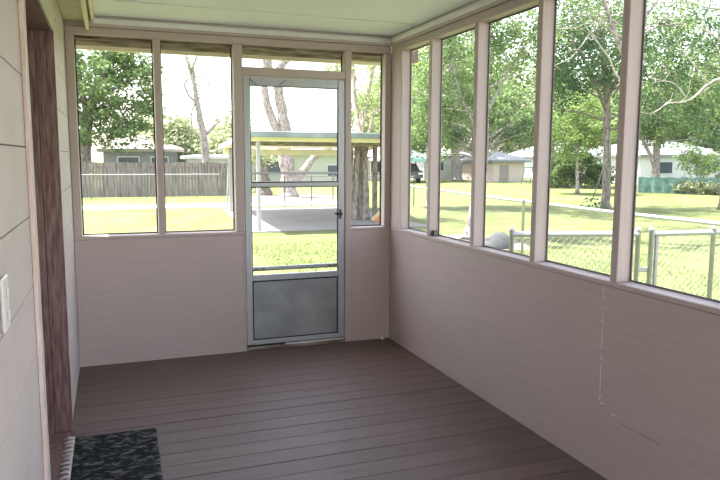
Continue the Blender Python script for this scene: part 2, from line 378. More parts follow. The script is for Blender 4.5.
# crack of white caulk along the panel joint under the fifth bay post
pts = []; rr = random.Random(8)
z = .93; 
cr = MB()
while z > .33:
    h = rr.uniform(.008, .025); w_ = rr.uniform(.0004, .0022)
    if rr.random() < .8: cr.box(W-.0016, W-.0002, -2.580+.018*z-w_+rr.uniform(-.0015, .001), -2.580+.018*z+w_, z-h, z)
    z -= h+rr.uniform(0, .004)
cr.box(W-.0016, W-.0002, -2.60, -2.578, .345, .350).box(W-.0016, W-.0002, -2.68, -2.655, .318, .321)
MB_c = cr.build('caulk_line', M['white'], wr)
MB().box(W-.0012, W-.0002, -2.95, -2.70, .297, .299).build('scratch', M['weather'], wr)
MB().box(W-.0014, W-.0002, -1.10, -1.095, .30, .306).build('nail_hole', M['seam'], wr)
MB().box(W-.0014, W-.0002, -1.66, -1.654, .36, .366).build('nail_hole', M['seam'], wr)

# ---- left wall (house siding) with the doorway
wl = struct('wall_left', 'grey beige shingle siding of the house with a doorway', 'wall')
y_far, y_near = -1.205, -2.50; ZH = 2.12
def siding(y0, y1, z0, z1, courses, name):
    m = MB()
    zs = [z0] + [c for c in courses if z0+.02 < c < z1-.02] + [z1]
    for a, b_ in zip(zs[:-1], zs[1:]):
        m.box(-.011, -.001, y0, y1, a+.0016, b_-.0016, .0012)
    MB().box(-TH, -.0115, y0, y1, z0, z1).build('backing', M['siding_back'], wl)
    return m.build(name, M['siding'], wl)
courses = [1.52+.228*k for k in range(-8, 5)]
siding(y_far+.0, D+.03, -.19, 2.41, courses, 'siding')
siding(YB, y_near-.0, -.19, 2.41, courses, 'siding')
siding(y_near+.001, y_far-.001, ZH+.03, 2.41, courses, 'siding')
# casing on the near side, painted like the wall with a pale worn edge
wav = MB(); rr = random.Random(5)
zz = 0.0; ptsz = []
while zz < ZH+.09: ptsz.append((zz, rr.uniform(-.0025, .0025))); zz += .06
ptsz.append((ZH+.09, 0))
for (za, ea), (zb, eb) in zip(ptsz[:-1], ptsz[1:]):
    v = []
    for z_, e_ in ((za, ea), (zb, eb)):
        v += [(.0005, -2.615+e_, z_), (.0125+e_, -2.615+e_*.7, z_), (.0125+e_, -2.600, z_), (.0005, -2.600, z_)]
    wav.add(v, [(0, 1, 5, 4), (1, 2, 6, 5), (2, 3, 7, 6), (3, 0, 4, 7)])
wav.build('casing_edge', M['edge'], wl)
MB().box(.0005, .010, -2.599, y_near+.0, 0, ZH+.09).build('door_casing', M['siding'], wl)
MB().box(.0005, .014, y_near+.001, y_far+.09, ZH+.0, ZH+.09, .003).build('head_casing', M['tan'], wl)
MB().box(.0005, .012, y_near+.001, y_far+.30, ZH+.10, ZH+.14, .003).build('drip_cap', M['tan'], wl)
# the doorway: brown frame and brown door set back
d2 = struct('door_2', 'brown painted doorway in the left wall, its frame worn and grained', 'door')
MB().box(-.078, .010, y_far-.006, y_far-.0005, .001, ZH-.001, .002).build('side_jamb', M['brown'], d2)
MB().box(-TH+.002, -.081, y_far-.020, y_far-.0005, .001, ZH-.001, .002).build('stop', M['brown'], d2)
MB().box(.0002, .008, y_far+.0005, y_far+.018, .001, ZH-.001, .002).build('brick_mould', M['brown'], d2)
MB().box(-TH+.002, .0005, y_near+.001, y_far-.021, ZH+.001, ZH+.028).build('head_jamb', M['brown'], d2)
MB().box(-TH+.002, -.03, y_near+.001, y_near+.020, .001, ZH-.001).build('side_jamb', M['brown'], d2)
dl = MB().box(-TH-.045, -TH-.002, y_near+.001, y_far-.001, .012, ZH-.003).build('door_leaf', M['brown'], d2)
for za, zb in ((.25, .95), (1.10, 1.95)):
    for ya, yb in ((y_near+.15, -1.92), (-1.78, y_far-.15)):
        MB().box(-TH-.003, -TH+.004, ya, yb, za, zb, .003).build('panel', M['brown'], dl)
MB().box(-TH-.003, -.0005, y_near+.001, y_far-.001, -.03, .006, .003).build('door_sill', M['brown'], d2)
MB().box(-.60, -.58, y_near-.2, y_far+.2, 0, 2.3).build('interior_partition', M['seam'], d2)

# unseen near end, left open for daylight, low header added to limit it
wf = struct('wall_front', 'unseen near end of the porch, left open for daylight, with corner posts and a low header to limit it', 'wall', (0, YB, 0))
for x in (.03, 2.34): MB().box(x-.022, x+.022, YB-D+.001, YB-.002, .001, ZO).build('post', M['pink_v'], wf)
MB().box(.001, W-.001, YB-D, YB-.001, ZO+.001, ZC-.002).box(.053, 2.317, YB-D+.01, YB-.01, 1.78, ZO).build('header', M['pink'], wf)  # lower part added out of view to cut skylight on the posts
MB().box(.3, 2.2, YB-.55, YB-D-.01, G, -.18).build('step', M['concrete'], wf)

# house body and its roof
hb = struct('wall_outer', 'body and roof of the house beyond the left wall', 'wall', (-4, -2, 0))
MB().box(-7, -.65, YB-3, -.0, G, 2.75).build('house_body', M['siding'], hb)
MB().box(-.64, -TH-.0, -1.2, -.0, G, 2.40).box(-.64, -TH-.0, YB-3, -2.55, G, 2.40).box(-.64, -.0, YB-3, -.0, 2.411, 2.60).build('wall_core', M['siding'], hb)
MB().prism([(-7.5, 2.78), (.118, 2.61), (.118, 2.70), (-3.6, 3.9), (-7.5, 2.87)], 'Y', YB-3.3, .35).build('roof', M['roofing'], hb)
MB().box(-TH, W+D, .0, D, -.27, -.195).box(.0, W+D, YB-D, YB, -.27, -.0).box(W+.02, W+D, YB, -.0, -.345, -.195).build('skirt', M['pink'], hb)

# eave over the back wall: weathered joist end board, cream fascia
ea = struct('trim_5', 'weathered brown eave board with a cream lower edge outside the back screens', 'trim', (1.2, .45, 2.3))
MB().box(-.3, 2.70, .455, .49, 2.312, 2.40).build('fascia_back', M['weather'], ea)
MB().box(-.3, 2.76, .492, .512, 2.282, 2.42).build('fascia_board', M['cream'], ea)
MB().box(-.3, 2.70, D+.001, .454, 2.385, 2.40).build('soffit', M['tan'], ea)
MB().prism([(-.0, 2.60), (.53, 2.43), (.53, 2.45), (0, 2.63)], 'X', -.3, 2.78).build('roof_edge', M['roofing'], ea)
MB().box(2.703, 2.757, .30, .490, 2.30, 2.40).build('eave_return', M['brown'], ea)
ds = thing('downspout', 'pale vertical downspout outside the back right corner of the porch', 'pipe', (2.56, .15, G))
MB().box(2.53, 2.575, .10, .165, .95, 2.262, .008).build('pipe', M['white'], ds)
MB().tube([(2.552, .132, .97), (2.556, .10, .90), (2.575, .05, .82), (2.59, .02, .6), (2.59, .02, -.34)], .03, 10).build('elbow', M['white'], ds, True)

# ---- window screens
def screen(n, axis, a0, a1, b, z0, z1, label):
    w = struct('window_%d' % n, label, 'window')
    fr = MB(); t = .009
    if axis == 'X':
        q = MB().add([(a0, b, z0), (a1, b, z0), (a1, b, z1), (a0, b, z1)], [(0, 1, 2, 3)])
        for (p, r_) in ((a0, a0+t), (a1-t, a1)): fr.box(p, r_, b-.006, b-.001, z0, z1)
        for (p, r_) in ((z0, z0+t), (z1-t, z1)): fr.box(a0+t, a1-t, b-.006, b-.001, p, r_)
    else:
        q = MB().add([(b, a0, z0), (b, a1, z0), (b, a1, z1), (b, a0, z1)], [(0, 1, 2, 3)])
        for (p, r_) in ((a0, a0+t), (a1-t, a1)): fr.box(b-.006, b-.001, p, r_, z0, z1)
        for (p, r_) in ((z0, z0+t), (z1-t, z1)): fr.box(b-.006, b-.001, a0+t, a1-t, p, r_)
    q.build('insect_screen', M['screen'], w)
    fr.build('spline_frame', M['gasket' if axis == 'X' else 'galv_dark'], w)
ys = .080
screen(1, 'X', .056, .569, ys, ZS-.001, ZO-.001, 'leftmost screened opening in the back wall')
screen(2, 'X', .618, 1.129, ys, ZS-.001, ZO-.001, 'screened opening between the mullion and the screen door')
screen(3, 'X', 1.196, 1.993, ys, 2.153, ZO-.001, 'low wide screened opening above the screen door')
screen(4, 'X', 2.047, 2.330, ys, ZS-.001, ZO-.001, 'narrow screened opening right of the screen door')
edges = [-.205] + rposts
ordn = ['first', 'second', 'third', 'fourth', 'fifth', 'sixth', 'seventh', 'eighth', 'ninth', 'tenth']
for i in range(len(rposts)):
    hi = edges[i]-(.023 if i else .001); lo = edges[i+1]+.023
    screen(5+i, 'Y', lo, hi, W+.080, ZS-.001, ZO, ordn[i]+' screened bay of the right wall counted from the back corner')

# ---- the screen door
dr = struct('door_1', 'aluminium screen door with a grey metal kick panel', 'door', (1.59, .02, .04))
X0, X1, Z0, Z1 = 1.1985, 1.9925, .042, 2.086; y0, y1 = .004, .034; SW = .048
MB().box(X0, X0+SW, y0, y1, Z0, Z1, .004).build('stile', M['alu'], dr)
MB().box(X1-SW-.006, X1, y0, y1, Z0, Z1, .004).build('stile', M['alu'], dr)
iX0, iX1 = X0+SW+.0005, X1-SW-.0065
MB().box(iX0, iX1, y0, y1, 2.022, Z1, .004).build('top_rail', M['alu'], dr)
MB().box(iX0, iX1, y0, y1, Z0, .078, .004).build('bottom_rail', M['alu'], dr)
MB().box(iX0, iX1, y0, y1, .545, .590, .004).build('lock_rail', M['alu'], dr)
MB().box(iX0, iX1, y0+.002, y1-.004, .628, .652, .003).build('push_bar', M['alu'], dr)
MB().box(iX0, iX1, y0, y1, 1.268, 1.308, .004).build('middle_rail', M['alu'], dr)
MB().box(iX0, iX1, y0+.004, y1-.006, 1.362, 1.378, .003).build('cross_bar', M['alu'], dr)
kp = MB().box(iX0+.0005, iX1-.0005, .014, .018, .079, .544).build('kick_panel', M['kick'], dr)
gk = MB(); a, b_, c_, d_ = iX0, iX1, .0785, .5445
for q in ((a, a+.009, c_, d_), (b_-.009, b_, c_, d_), (a+.009, b_-.009, c_, c_+.009), (a+.009, b_-.009, d_-.009, d_)):
    gk.box(q[0], q[1], .010, .0135, q[2], q[3])
gk.build('gasket', M['gasket'], kp)
def lite(z0, z1):
    s = MB().add([(iX0, .02, z0), (iX1, .02, z0), (iX1, .02, z1), (iX0, .02, z1)], [(0, 1, 2, 3)]).build('insect_screen', M['screen'], dr)
    g = MB(); t = .006
    for q in ((iX0, iX0+t, z0, z1), (iX1-t, iX1, z0, z1), (iX0+t, iX1-t, z1-t, z1)): g.box(q[0], q[1], .012, .0185, q[2], q[3])
    g.build('gasket', M['gasket'], s)
lite(1.309, 2.021); lite(.653, 1.267); lite(.591, .627)
MB().box(iX0+.001, iX1-.001, -.001, .0035, 1.298, 1.306).build('screen_track', M['gasket'], dr)
for x in (iX0+.02, iX0+.065, iX1-.085, iX1-.04): MB().box(x, x+.03, -.002, .005, .634, .645).build('clip', M['galv_dark'], dr)
hd = MB().lathe((1.952, .003, 1.045), [(.014, -.012), (.016, -.006), (.016, 0)], 14, 'Y').build('handle', M['black'], dr)
MB().bar((1.905, -.012, 1.052), (1.968, -.012, 1.046), .014, .018).bar((1.948, -.014, 1.012), (1.948, -.014, 1.085), .020, .012).build('lever', M['black'], hd)
MB().box(1.976, 1.9835, -.002, .0035, 1.02, 1.09, .001).build('latch_plate', M['plate'], dr)
for (x, z, s_) in ((1.275, 2.045, -1), (1.50, 2.05, 1)):
    MB().bar((x-.028, .000, z+.018*-s_), (x+.022, .000, z+.016*s_), .006, .006).build('clip', M['galv_dark'], dr)
hg = MB().box(X0-.001, X0+.012, -.001, .0035, .30, .38, .001).box(X0-.001, X0+.012, -.001, .0035, 1.75, 1.83, .001)
hg.build('hinge', M['alu'], dr)

# ---- small indoor things
sp_ = thing('wall_switch', 'white wall plate on the siding at the left edge of the view', 'switch', (.0, -3.28, 1.13))
MB().box(.0002, .009, -3.32, -3.235, 1.075, 1.205, .003).build('plate', M['plate'], sp_)
for z_ in (1.11, 1.165): MB().box(.0095, .014, -3.285, -3.268, z_-.012, z_+.012, .002).build('toggle', M['plate'], sp_)
bx = thing('junction_box', 'small black box on the right wall sill beside the second post', 'box', (W+.03, -.75, ZS))
MB().box(W+.018, W+.055, -.760, -.7235, ZS-.002, ZS+.040, .004).build('box_body', M['black'], bx)
MB().box(W+.022, W+.05, -.763, -.7605, ZS+.004, ZS+.034).build('cover', M['galv_dark'], bx)
st = thing('door_stop', 'small white stub on the floor by the back right corner', 'door stop', (2.312, -.02, 0))
MB().lathe((2.312, -.022, .0), [(.011, .0), (.013, .004), (.012, .016), (.008, .021)], 14).build('stub', M['plate'], st, True)

# rug with a pale fringed edge
rg = thing('doormat', 'charcoal rag doormat with a pale fringed edge in front of the brown doorway', 'doormat', (.23, -1.7, 0))
m = MB(); nx, ny = 26, 44; rr = random.Random(2); P = {}
for i in range(nx+1):
    for j in range(ny+1):
        u, v_ = i/nx, j/ny
        x = .012+(.426-.012*v_)*u + (.0015*math.sin(v_*17) if i in (0, nx) else 0); y = -1.322+.012*(1-u) - .80*v_ + (.003*math.sin(u*13) if j in (0, ny) else 0)
        z_ = .008+.0022*math.sin(u*40+math.sin(v_*9)*2)+.002*rr.random()
        if i in (0, nx) or j in (0, ny): z_ = .0045
        P[i, j] = len(m.v); m.v.append((x, y, z_))
for i in range(nx):
    for j in range(ny): m.f.append((P[i, j], P[i, j+1], P[i+1, j+1], P[i+1, j]))
o = len(m.v); edge = [(i, 0) for i in range(nx)] + [(nx, j) for j in range(ny)] + [(nx-i, ny) for i in range(nx)] + [(0, ny-j) for j in range(ny)]
for e in edge:
    v_ = m.v[P[e]]; m.v.append((v_[0], v_[1], .0012))
for k, e in enumerate(edge):
    m.f.append((P[e], P[edge[(k+1) % len(edge)]], o+(k+1) % len(edge), o+k))
m.f.append(tuple(o+k for k in range(len(edge))))
m.build('weave', M['rug'], rg, True)
fr = MB(); rr = random.Random(4)
_b = MB().box(.010, .026, -2.10, -1.33, .0088, .0135); fr.add(_b.v, _b.f)
for k in range(15):
    yy = -1.335-.052*k
    fr.tube([(.026, yy, .012), (.004, yy-.004+rr.uniform(-.003, .003), .014), (-.022+rr.uniform(-.004, .004), yy-.012+rr.uniform(-.004, .004), .0135)], [.007, .0105, .006], 8)
fr.build('fringe', M['fringe'], rg, True)
tag(rg.children[1], 'pale fringed edge of the doormat')

# ================================================================ OUTSIDE
gp = MB()
gp.add([(-150, -120, G), (220, -120, G), (220, 260, G), (-150, 260, G)], [(0, 1, 2, 3)])
tag(gp.build('lawn', M['grass']), 'sunlit mown green lawn around the porch', 'lawn', kind='structure')
tag(MB().box(-14, 9.5, 20.0, 22.2, G-.05, G+.012).build('driveway', M['concrete']), 'pale concrete driveway strip crossing the lawn', 'driveway', kind='structure')
tag(MB().box(-1.5, 6.0, -13.0, YB-.6, G-.05, G+.015).build('bounce_pad', M['concrete']), 'unseen pale concrete pad added to bounce sunlight into the open near end of the porch', 'bounce_pad', kind='structure')  # unseen pad, added to reflect daylight into the porch
tag(MB().prism([(3.35, 11.25), (8.3, 11.25), (8.6, 18.9), (3.95, 18.9)], 'Z', G-.05, G+.02).build('patio', M['slab']), 'concrete slab under the carport', 'patio', kind='structure')
dm = MB().prism([(5.6, 22.4), (9.6, 22.4), (10.6, 25.0), (9.6, 27.3), (7.0, 27.6), (5.4, 25.4)], 'Z', G-.05, G+.006)
tag(dm.build('dirt_patch', M['dirt']), 'bare pinkish dirt under the forked tree behind the carport', 'dirt', kind='structure')
dm = MB().prism([(6.35, 8.2), (6.9, 6.6), (8.3, 6.4), (8.9, 8.2), (8.3, 9.3), (7.0, 9.4)], 'Z', G-.05, G+.008)
tag(dm.build('dirt_patch', M['dirt']), 'bare dirt at the foot of the tree behind the right fence', 'dirt', kind='structure')

# grass blades near the porch
rr = np.random.default_rng(5); nb = 26000
bxs = rr.uniform(2.75, 9.5, nb); bys = rr.uniform(-2.2, 9.0, nb)
keep = ~((bxs > 6.3) & (bys > 6.5)); bxs = bxs[keep]; bys = bys[keep]; nb = len(bxs)
hh = rr.uniform(.025, .06, nb); an = rr.uniform(0, 2*PI, nb); ww = .006
vv = np.zeros((nb, 3, 3)); ca, sa = np.cos(an), np.sin(an)
vv[:, 0] = np.stack([bxs-ca*ww, bys-sa*ww, np.full(nb, G)], 1); vv[:, 1] = np.stack([bxs+ca*ww, bys+sa*ww, np.full(nb, G)], 1)
vv[:, 2] = np.stack([bxs+sa*hh*.5, bys-ca*hh*.5, G+hh], 1)
me = bpy.data.meshes.new('grass_tufts'); me.vertices.add(nb*3); me.vertices.foreach_set('co', vv.ravel())
me.loops.add(nb*3); me.loops.foreach_set('vertex_index', np.arange(nb*3)); me.polygons.add(nb)
me.polygons.foreach_set('loop_start', np.arange(nb)*3); me.polygons.foreach_set('loop_total', np.full(nb, 3)); me.update()
me.materials.append(M['blade']); go = bpy.data.objects.new('grass_tufts', me); C.objects.link(go)
tag(go, 'short grass blades on the lawn just outside the right wall', 'grass', kind='stuff')

# ---- wooden board fence and the chain link in front of it
A = Vector((-9.0, 28.2)); B = Vector((6.3, 27.7))
wfz = thing('wood_fence', 'weathered grey board fence across the back of the left yard', 'fence', (A.x, A.y, G))
pk = MB(); n = 105; rr = random.Random(11)
for i in range(n):
    a = A.lerp(B, i/n); b_ = A.lerp(B, (i+.93)/n); h = 1.58+rr.uniform(-.03, .03)
    oy = rr.uniform(-.012, .012)
    pk.add([(a.x, a.y+oy, G), (b_.x, b_.y+oy, G), (b_.x, b_.y+oy+.02, G), (a.x, a.y+oy+.02, G),
            (a.x, a.y+oy, G+h), (b_.x, b_.y+oy, G+h), (b_.x, b_.y+oy+.02, G+h), (a.x, a.y+oy+.02, G+h)],
           [(0, 1, 5, 4), (1, 2, 6, 5), (2, 3, 7, 6), (3, 0, 4, 7), (4, 5, 6, 7), (0, 3, 2, 1)])
pk.build('board_panel', M['fence_wood'], wfz)
for z_ in (.30, .85, 1.35): MB().bar((A.x, A.y+.06, G+z_), (B.x, B.y+.06, G+z_), .04, .09).build('rail', M['fence_wood'], wfz)
for k in range(7):
    p = A.lerp(B, k/6); MB().box(p.x-.05, p.x+.05, p.y+.09, p.y+.19, G, G+1.55).build('post', M['fence_wood'], wfz)

def chain_fence(name, label, pts, h=1.22, posts=(), wire=.0016, cell=.06, rail_r=.021, material='galv', z0=G, mesh_on=True):
    p0 = Vector((*pts[0], z0)); t = thing(name, label, 'fence', tuple(p0))
    m = M[material]
    for a, b_ in zip(pts[:-1], pts[1:]):
        a = Vector(a); b_ = Vector(b_); L_ = (b_-a).length; d = (b_-a)/L_
        MB().tube([(a.x, a.y, z0+h), (b_.x, b_.y, z0+h)], rail_r, 8).build('top_rail', m, t)
        if mesh_on:
            w = MB(); H = h-.05; nrm = Vector((-d.y, d.x))
            s = -H
            while s < L_:
                for sg in (1, -1):
                    u0, u1 = (s, s+H) if sg > 0 else (s+H, s)
                    z_a, z_b = .03, .03+H; ua, ub = u0, u1
                    def cl(u, zz_):  # clip to 0..L_
                        return u, zz_
                    if min(ua, ub) < 0 or max(ua, ub) > L_:
                        t0, t1 = 0., 1.
                        for lim in (0, L_):
                            tt = (lim-ua)/(ub-ua)
                            if (ua < 0 and lim == 0) or (ua > L_ and lim == L_): t0 = max(t0, tt)
                            if (ub < 0 and lim == 0) or (ub > L_ and lim == L_): t1 = min(t1, tt)
                        if t1 <= t0: continue
                        ua, ub, z_a, z_b = ua+(ub-ua)*t0, ua+(ub-ua)*t1, .03+H*t0, .03+H*t1
                    pa = a+d*ua+nrm*(.024+sg*wire); pb = a+d*ub+nrm*(.024+sg*wire)
                    w.tube([(pa.x, pa.y, z0+z_a), (pb.x, pb.y, z0+z_b)], wire, 3, False)
                s += cell
            w.build('chain_link_mesh', M['wire'], t)
    for (x, y) in posts:
        MB().lathe((x, y, z0), [(.02, 0), (.02, h+.02), (.025, h+.025), (.022, h+.045), (.006, h+.06)], 10).build('post', m, t, True)
    return t
chain_fence('chain_link_fence', 'low chain link fence standing in front of the weathered board fence', [(-9, 26.9), (5.0, 26.6)],
            posts=[(x, 26.9-.02*(x+9)) for x in (-6.8, -4.6, -2.3, -.55, 1.75, 3.95)], h=1.05, cell=.12, wire=.002)
chain_fence('chain_link_fence', 'long chain link fence running away along the right side of the porch yard',
            [(5.76, -3.0), (5.75, 1.2), (5.95, 4.5), (6.3, 7.0), (6.6, 10.2)],
            posts=[(5.76, -3.0), (5.75, 1.2-.0), (5.74, 3.3-.2), (6.30, 7.0), (6.6, 10.2)], cell=.062, wire=.0009)
chain_fence('chain_link_fence', 'dark thin fence beyond the carport slab', [(6.3, 18.9+.5), (9.2, 19.9), (11.2, 18.6)],
            posts=[(6.3, 19.4), (7.4, 19.6), (8.3, 19.75), (9.2, 19.9), (11.2, 18.6)], h=1.12, cell=.12, wire=.002, material='galv_dark', rail_r=.018)
ga = (3.33, -.33); gb = (4.36, -.63); gc = (4.47, -.66); ge = (5.68, -.80)
chain_fence('chain_link_fence', 'short run of chain link beside the gate, nearest the porch', [ga, gb], posts=[ga, gb], cell=.062, wire=.0009, rail_r=.024)
gt = chain_fence('chain_link_gate', 'chain link gate with double posts seen low through the rightmost bay', [gc, ge], posts=[gc, (5.07, -.735)], cell=.062, wire=.0009, rail_r=.024)
gt['category'] = 'gate'
for (x, y_, z_) in ((4.41, -.645, .55), (4.41, -.645, .05)):
    MB().box(x-.06, x+.06, y_-.015, y_+.015, z_, z_+.035, .006).build('hinge', M['galv'], gt)
MB().tube([(4.52, -.668, G+.08), (4.52, -.668, G+1.2)], .018, 8).build('gate_stile', M['galv'], gt)
MB().tube([(4.46, -.67, G+.45), (5.02, -.735, G+.45), (5.66, -.80, G+.45)], .008, 6).build('tension_wire', M['galv'], gt)

# ---- carport
cp = thing('carport', 'open metal carport with yellowed underside over a concrete slab', 'carport', (5.5, 14.5, G))
zf, zb_ = 2.03, 1.80
poly = [(3.36, 11.1), (7.35, 11.1), (9.3, 18.6), (3.86, 18.6)]
def rz(y): return zf+(zb_-zf)*(y-11.1)/7.5
MB().add([(x, y, rz(y)+dz) for dz in (0, .03) for x, y in poly], [(3, 2, 1, 0), (4, 5, 6, 7), (0, 1, 5, 4), (1, 2, 6, 5), (2, 3, 7, 6), (3, 0, 4, 7)]).build('roof_sheet', M['carport_yellow'], cp)
rb = MB()
for k in range(18):
    rb.bar((3.5+k*.22, 11.12, rz(11.1)-.012), (4.0+k*.305, 18.49, rz(18.49)-.012), .03, .02)
rb.build('roof_rib', M['carport_yellow'], cp)
MB().box(3.30, 7.42, 11.02, 11.09, zf-.06, zf+.08, .01).build('front_fascia', M['carport_trim'], cp)
MB().bar((3.33, 11.1, zf+.02), (3.83, 18.7, zb_+.02), .05, .13).build('side_fascia', M['white'], cp)
MB().bar((7.38, 11.1, zf+.02), (9.33, 18.7, zb_+.02), .05, .13).build('side_fascia', M['carport_trim'], cp)
MB().box(3.95, 9.2, 18.5, 18.62, zb_-.24, zb_-.02).build('rear_beam', M['carport_yellow'], cp)
MB().box(3.45, 7.30, 11.42, 11.50, rz(11.5)-.14, rz(11.5)-.025).build('front_beam', M['carport_yellow'], cp)
MB().box(3.65, 7.75, 13.30, 13.40, rz(13.3)-.16, rz(13.3)-.025).build('side_beam', M['weather'], cp)
for (x, y, w_) in ((3.68, 11.45, .045), (4.05, 17.8, .05), (9.0, 18.2, .05)):
    MB().box(x-w_, x+w_, y-w_, y+w_, G+.02, rz(y)-.14 if y < 12 else rz(y)-.025, .008).build('post', M['post_grey'], cp)
MB().box(7.45, 7.57, 13.29, 13.41, G+.02, rz(13.3)-.161, .01).build('post', M['bark_dark'], cp)
MB().bar((3.9, 17.8, G+.02), (4.0, 17.8, G+1.6), .05, .05).build('brace', M['post_grey'], cp)

# wooden ramp leaning near the carport post
rp = thing('wooden_ramp', 'orange wooden panel with a pale slanted board on the ground by the carport post', 'ramp', (8.0, 12.6, G))
a = Vector((7.24, 12.9, G+.03)); b_ = Vector((7.95, 12.75, G+.74))
MB().bar(a+Vector((0, -.05, .04)), b_+Vector((0, -.05, .04)), .07, .09).build('side_board', M['lumber'], rp)
MB().add([(7.28, 12.885, G+.025), (7.98, 12.73, G+.025), (7.98, 12.73, G+.68), (7.92, 12.74, G+.65),
          (7.28, 12.935, G+.025), (7.98, 12.78, G+.025), (7.98, 12.78, G+.68), (7.92, 12.79, G+.65)],
         [(0, 1, 2, 3), (7, 6, 5, 4), (0, 4, 5, 1), (1, 5, 6, 2), (2, 6, 7, 3), (3, 7, 4, 0)]).build('panel', M['orange'], rp)
bk = MB()
bl = thing('boulder', 'rounded grey boulder behind the right fence', 'rock', (7.6, 6.9, G))
rr = random.Random(6); prof = []
for i in range(9):
    t = i/8*PI/2; prof.append((.26*math.cos(t)+.002, .34*math.sin(t)))
MB().lathe((7.75, 6.9, G), prof, 14).build('stone', M['rock'], bl, True)
MB().lathe((7.45, 6.95, G), [(r_*.9, z_*.45) for r_, z_ in prof], 14).build('stone', M['rock'], bl, True)

# ---- trees
def leaf_mesh(name, centers, radii, per, size, seed, m, flat=.8):
    g = np.random.default_rng(seed); n = len(centers)*per
    c = np.repeat(np.array(centers), per, 0); r = np.repeat(np.array(radii), per)[:, None]
    off = g.normal(size=(n, 3)); off /= np.linalg.norm(off, axis=1)[:, None]; off *= g.uniform(.15, 1, (n, 1))**.6
    off[:, 2] *= flat
    p = c+off*r
    a = g.normal(size=(n, 3)); a[:, 2] *= .6; a /= np.linalg.norm(a, axis=1)[:, None]
    q = g.normal(size=(n, 3)); q -= a*(q*a).sum(1)[:, None]; q /= np.linalg.norm(q, axis=1)[:, None]
    nn = np.cross(a, q); s = size*g.uniform(.6, 1.4, (n, 1))
    v = np.stack([p-a*s, p+q*s*.55+nn*s*.15, p+a*s, p-q*s*.55+nn*s*.15], 1).reshape(-1, 3)
    me = bpy.data.meshes.new(name); me.vertices.add(n*4); me.vertices.foreach_set('co', v.ravel().astype(np.float32))
    me.loops.add(n*4); me.loops.foreach_set('vertex_index', np.arange(n*4)); me.polygons.add(n)
    me.polygons.foreach_set('loop_start', np.arange(n)*4); me.polygons.foreach_set('loop_total', np.full(n, 4))
    me.update(); me.materials.append(m); return me

def blob_points(center, rad, n, rng):
    out = []
    for _ in range(n):
        v = Vector((rng.gauss(0, 1), rng.gauss(0, 1), rng.gauss(0, 1))).normalized()*(rng.random()**.45)
        out.append(Vector((center[0]+v.x*rad[0], center[1]+v.y*rad[1], center[2]+v.z*rad[2])))
    return out

def tree(name, label, trunks, blobs, leaf, per, size, cl_r, seed, bark='bark', group=None, bare=(), branch=.6, cat='tree'):
    """trunks: list of (points, r0, r1); blobs: list of (centre, radii, number of twigs)"""
    rng = random.Random(seed); base = Vector(trunks[0][0][0])
    t = thing(name, label, cat, tuple(base), group)
    tr = MB(); nodes = []
    for pts, r0, r1 in trunks:
        pts = [Vector(p) for p in pts]; fine = []; k = 5
        for i in range(len(pts)-1):
            for j in range(k): fine.append(pts[i].lerp(pts[i+1], j/k)+Vector((rng.uniform(-1, 1), rng.uniform(-1, 1), 0))*r1*.25*(1 if i+j else 0))
        fine.append(pts[-1]); nf = len(fine)
        rad = [r0+(r1-r0)*(i/(nf-1)) for i in range(nf)]
        if pts[0].z < G+.1: rad[0] *= 1.45; rad[1] *= 1.12
        tr.tube(fine, rad, 9)
        nodes += [(f, rad[i]) for i, f in enumerate(fine) if i > nf*.45]
    tr.build('trunk', M[bark], t, True)
    if bare:
        b = MB()
        for pts, r0, r1 in bare:
            pts = [Vector(p) for p in pts]; fine = []
            for i in range(len(pts)-1):
                for j in range(4): fine.append(pts[i].lerp(pts[i+1], j/4)+Vector([rng.uniform(-.03, .03) for _ in range(3)]))
            fine.append(pts[-1])
            b.tube(fine, [r0+(r1-r0)*i/(len(fine)-1) for i in range(len(fine))], 6)
            for i in range(3, len(fine)):
                if rng.random() < .6:
                    d = Vector((rng.uniform(-1, 1), rng.uniform(-1, 1), rng.uniform(-.5, .9)))
                    e1 = fine[i]+d*.35; e2 = e1+d*.3+Vector((rng.uniform(-.2, .2), 0, rng.uniform(-.1, .25)))
                    b.tube([fine[i], e1, e2], [r1*.9, r1*.6, r1*.25], 5)
        b.build('bare_branches', M['bark_pale'], t, True)
    cs = []; lb = MB()
    for c, r, n in blobs:
        pts = blob_points(c, r, n, rng); cs += pts
        sub = [p for p in pts if rng.random() < branch]
        for p in sub:
            nd = min(nodes, key=lambda q: (q[0]-p).length + max(0, q[0].z-p.z+.3)*2)
            d = p-nd[0]; mid = nd[0]+d*.5+Vector((rng.uniform(-.1, .1), rng.uniform(-.1, .1), .06))*d.length
            r0 = min(nd[1]*.5, .02+d.length*.018)
            lb.tube([nd[0], nd[0].lerp(mid, .5)+Vector((0, 0, -.02*d.length)), mid, p], [r0, r0*.8, r0*.55, r0*.2], 5)
            if rng.random() < .5: nodes.append((mid, r0*.8))
    if lb.v: lb.build('branches', M[bark], t, True)
    if cs:
        me = leaf_mesh('leaves', cs, [cl_r*rng.uniform(.7, 1.3) for _ in cs], per, size, seed, M[leaf])
        o = bpy.data.objects.new('leaves', me); C.objects.link(o); o.parent = t
        o.matrix_parent_inverse = Matrix.Translation(base).inverted()
    return t
def dist(Y, px=360): return (at(px, 163, Y)-CAM).length
def PXR(px, py, Y, rx, rz, ry=None, n=60):            # a crown of foliage, sized in metres
    k = dist(Y, px)/F_PX; c = at(px, py, Y); return (tuple(c), (rx*k, (ry or (rx+rz)/2)*k, rz*k), n)
def foot(px, Y):
    p = at(px, 200, Y); return (p.x, Y, G-.02)
def line(pts, Y): return [tuple(at(x, y, Y)) for x, y in pts]
def trunkline(px, Y, pts): return [foot(px, Y)] + line(pts, Y)

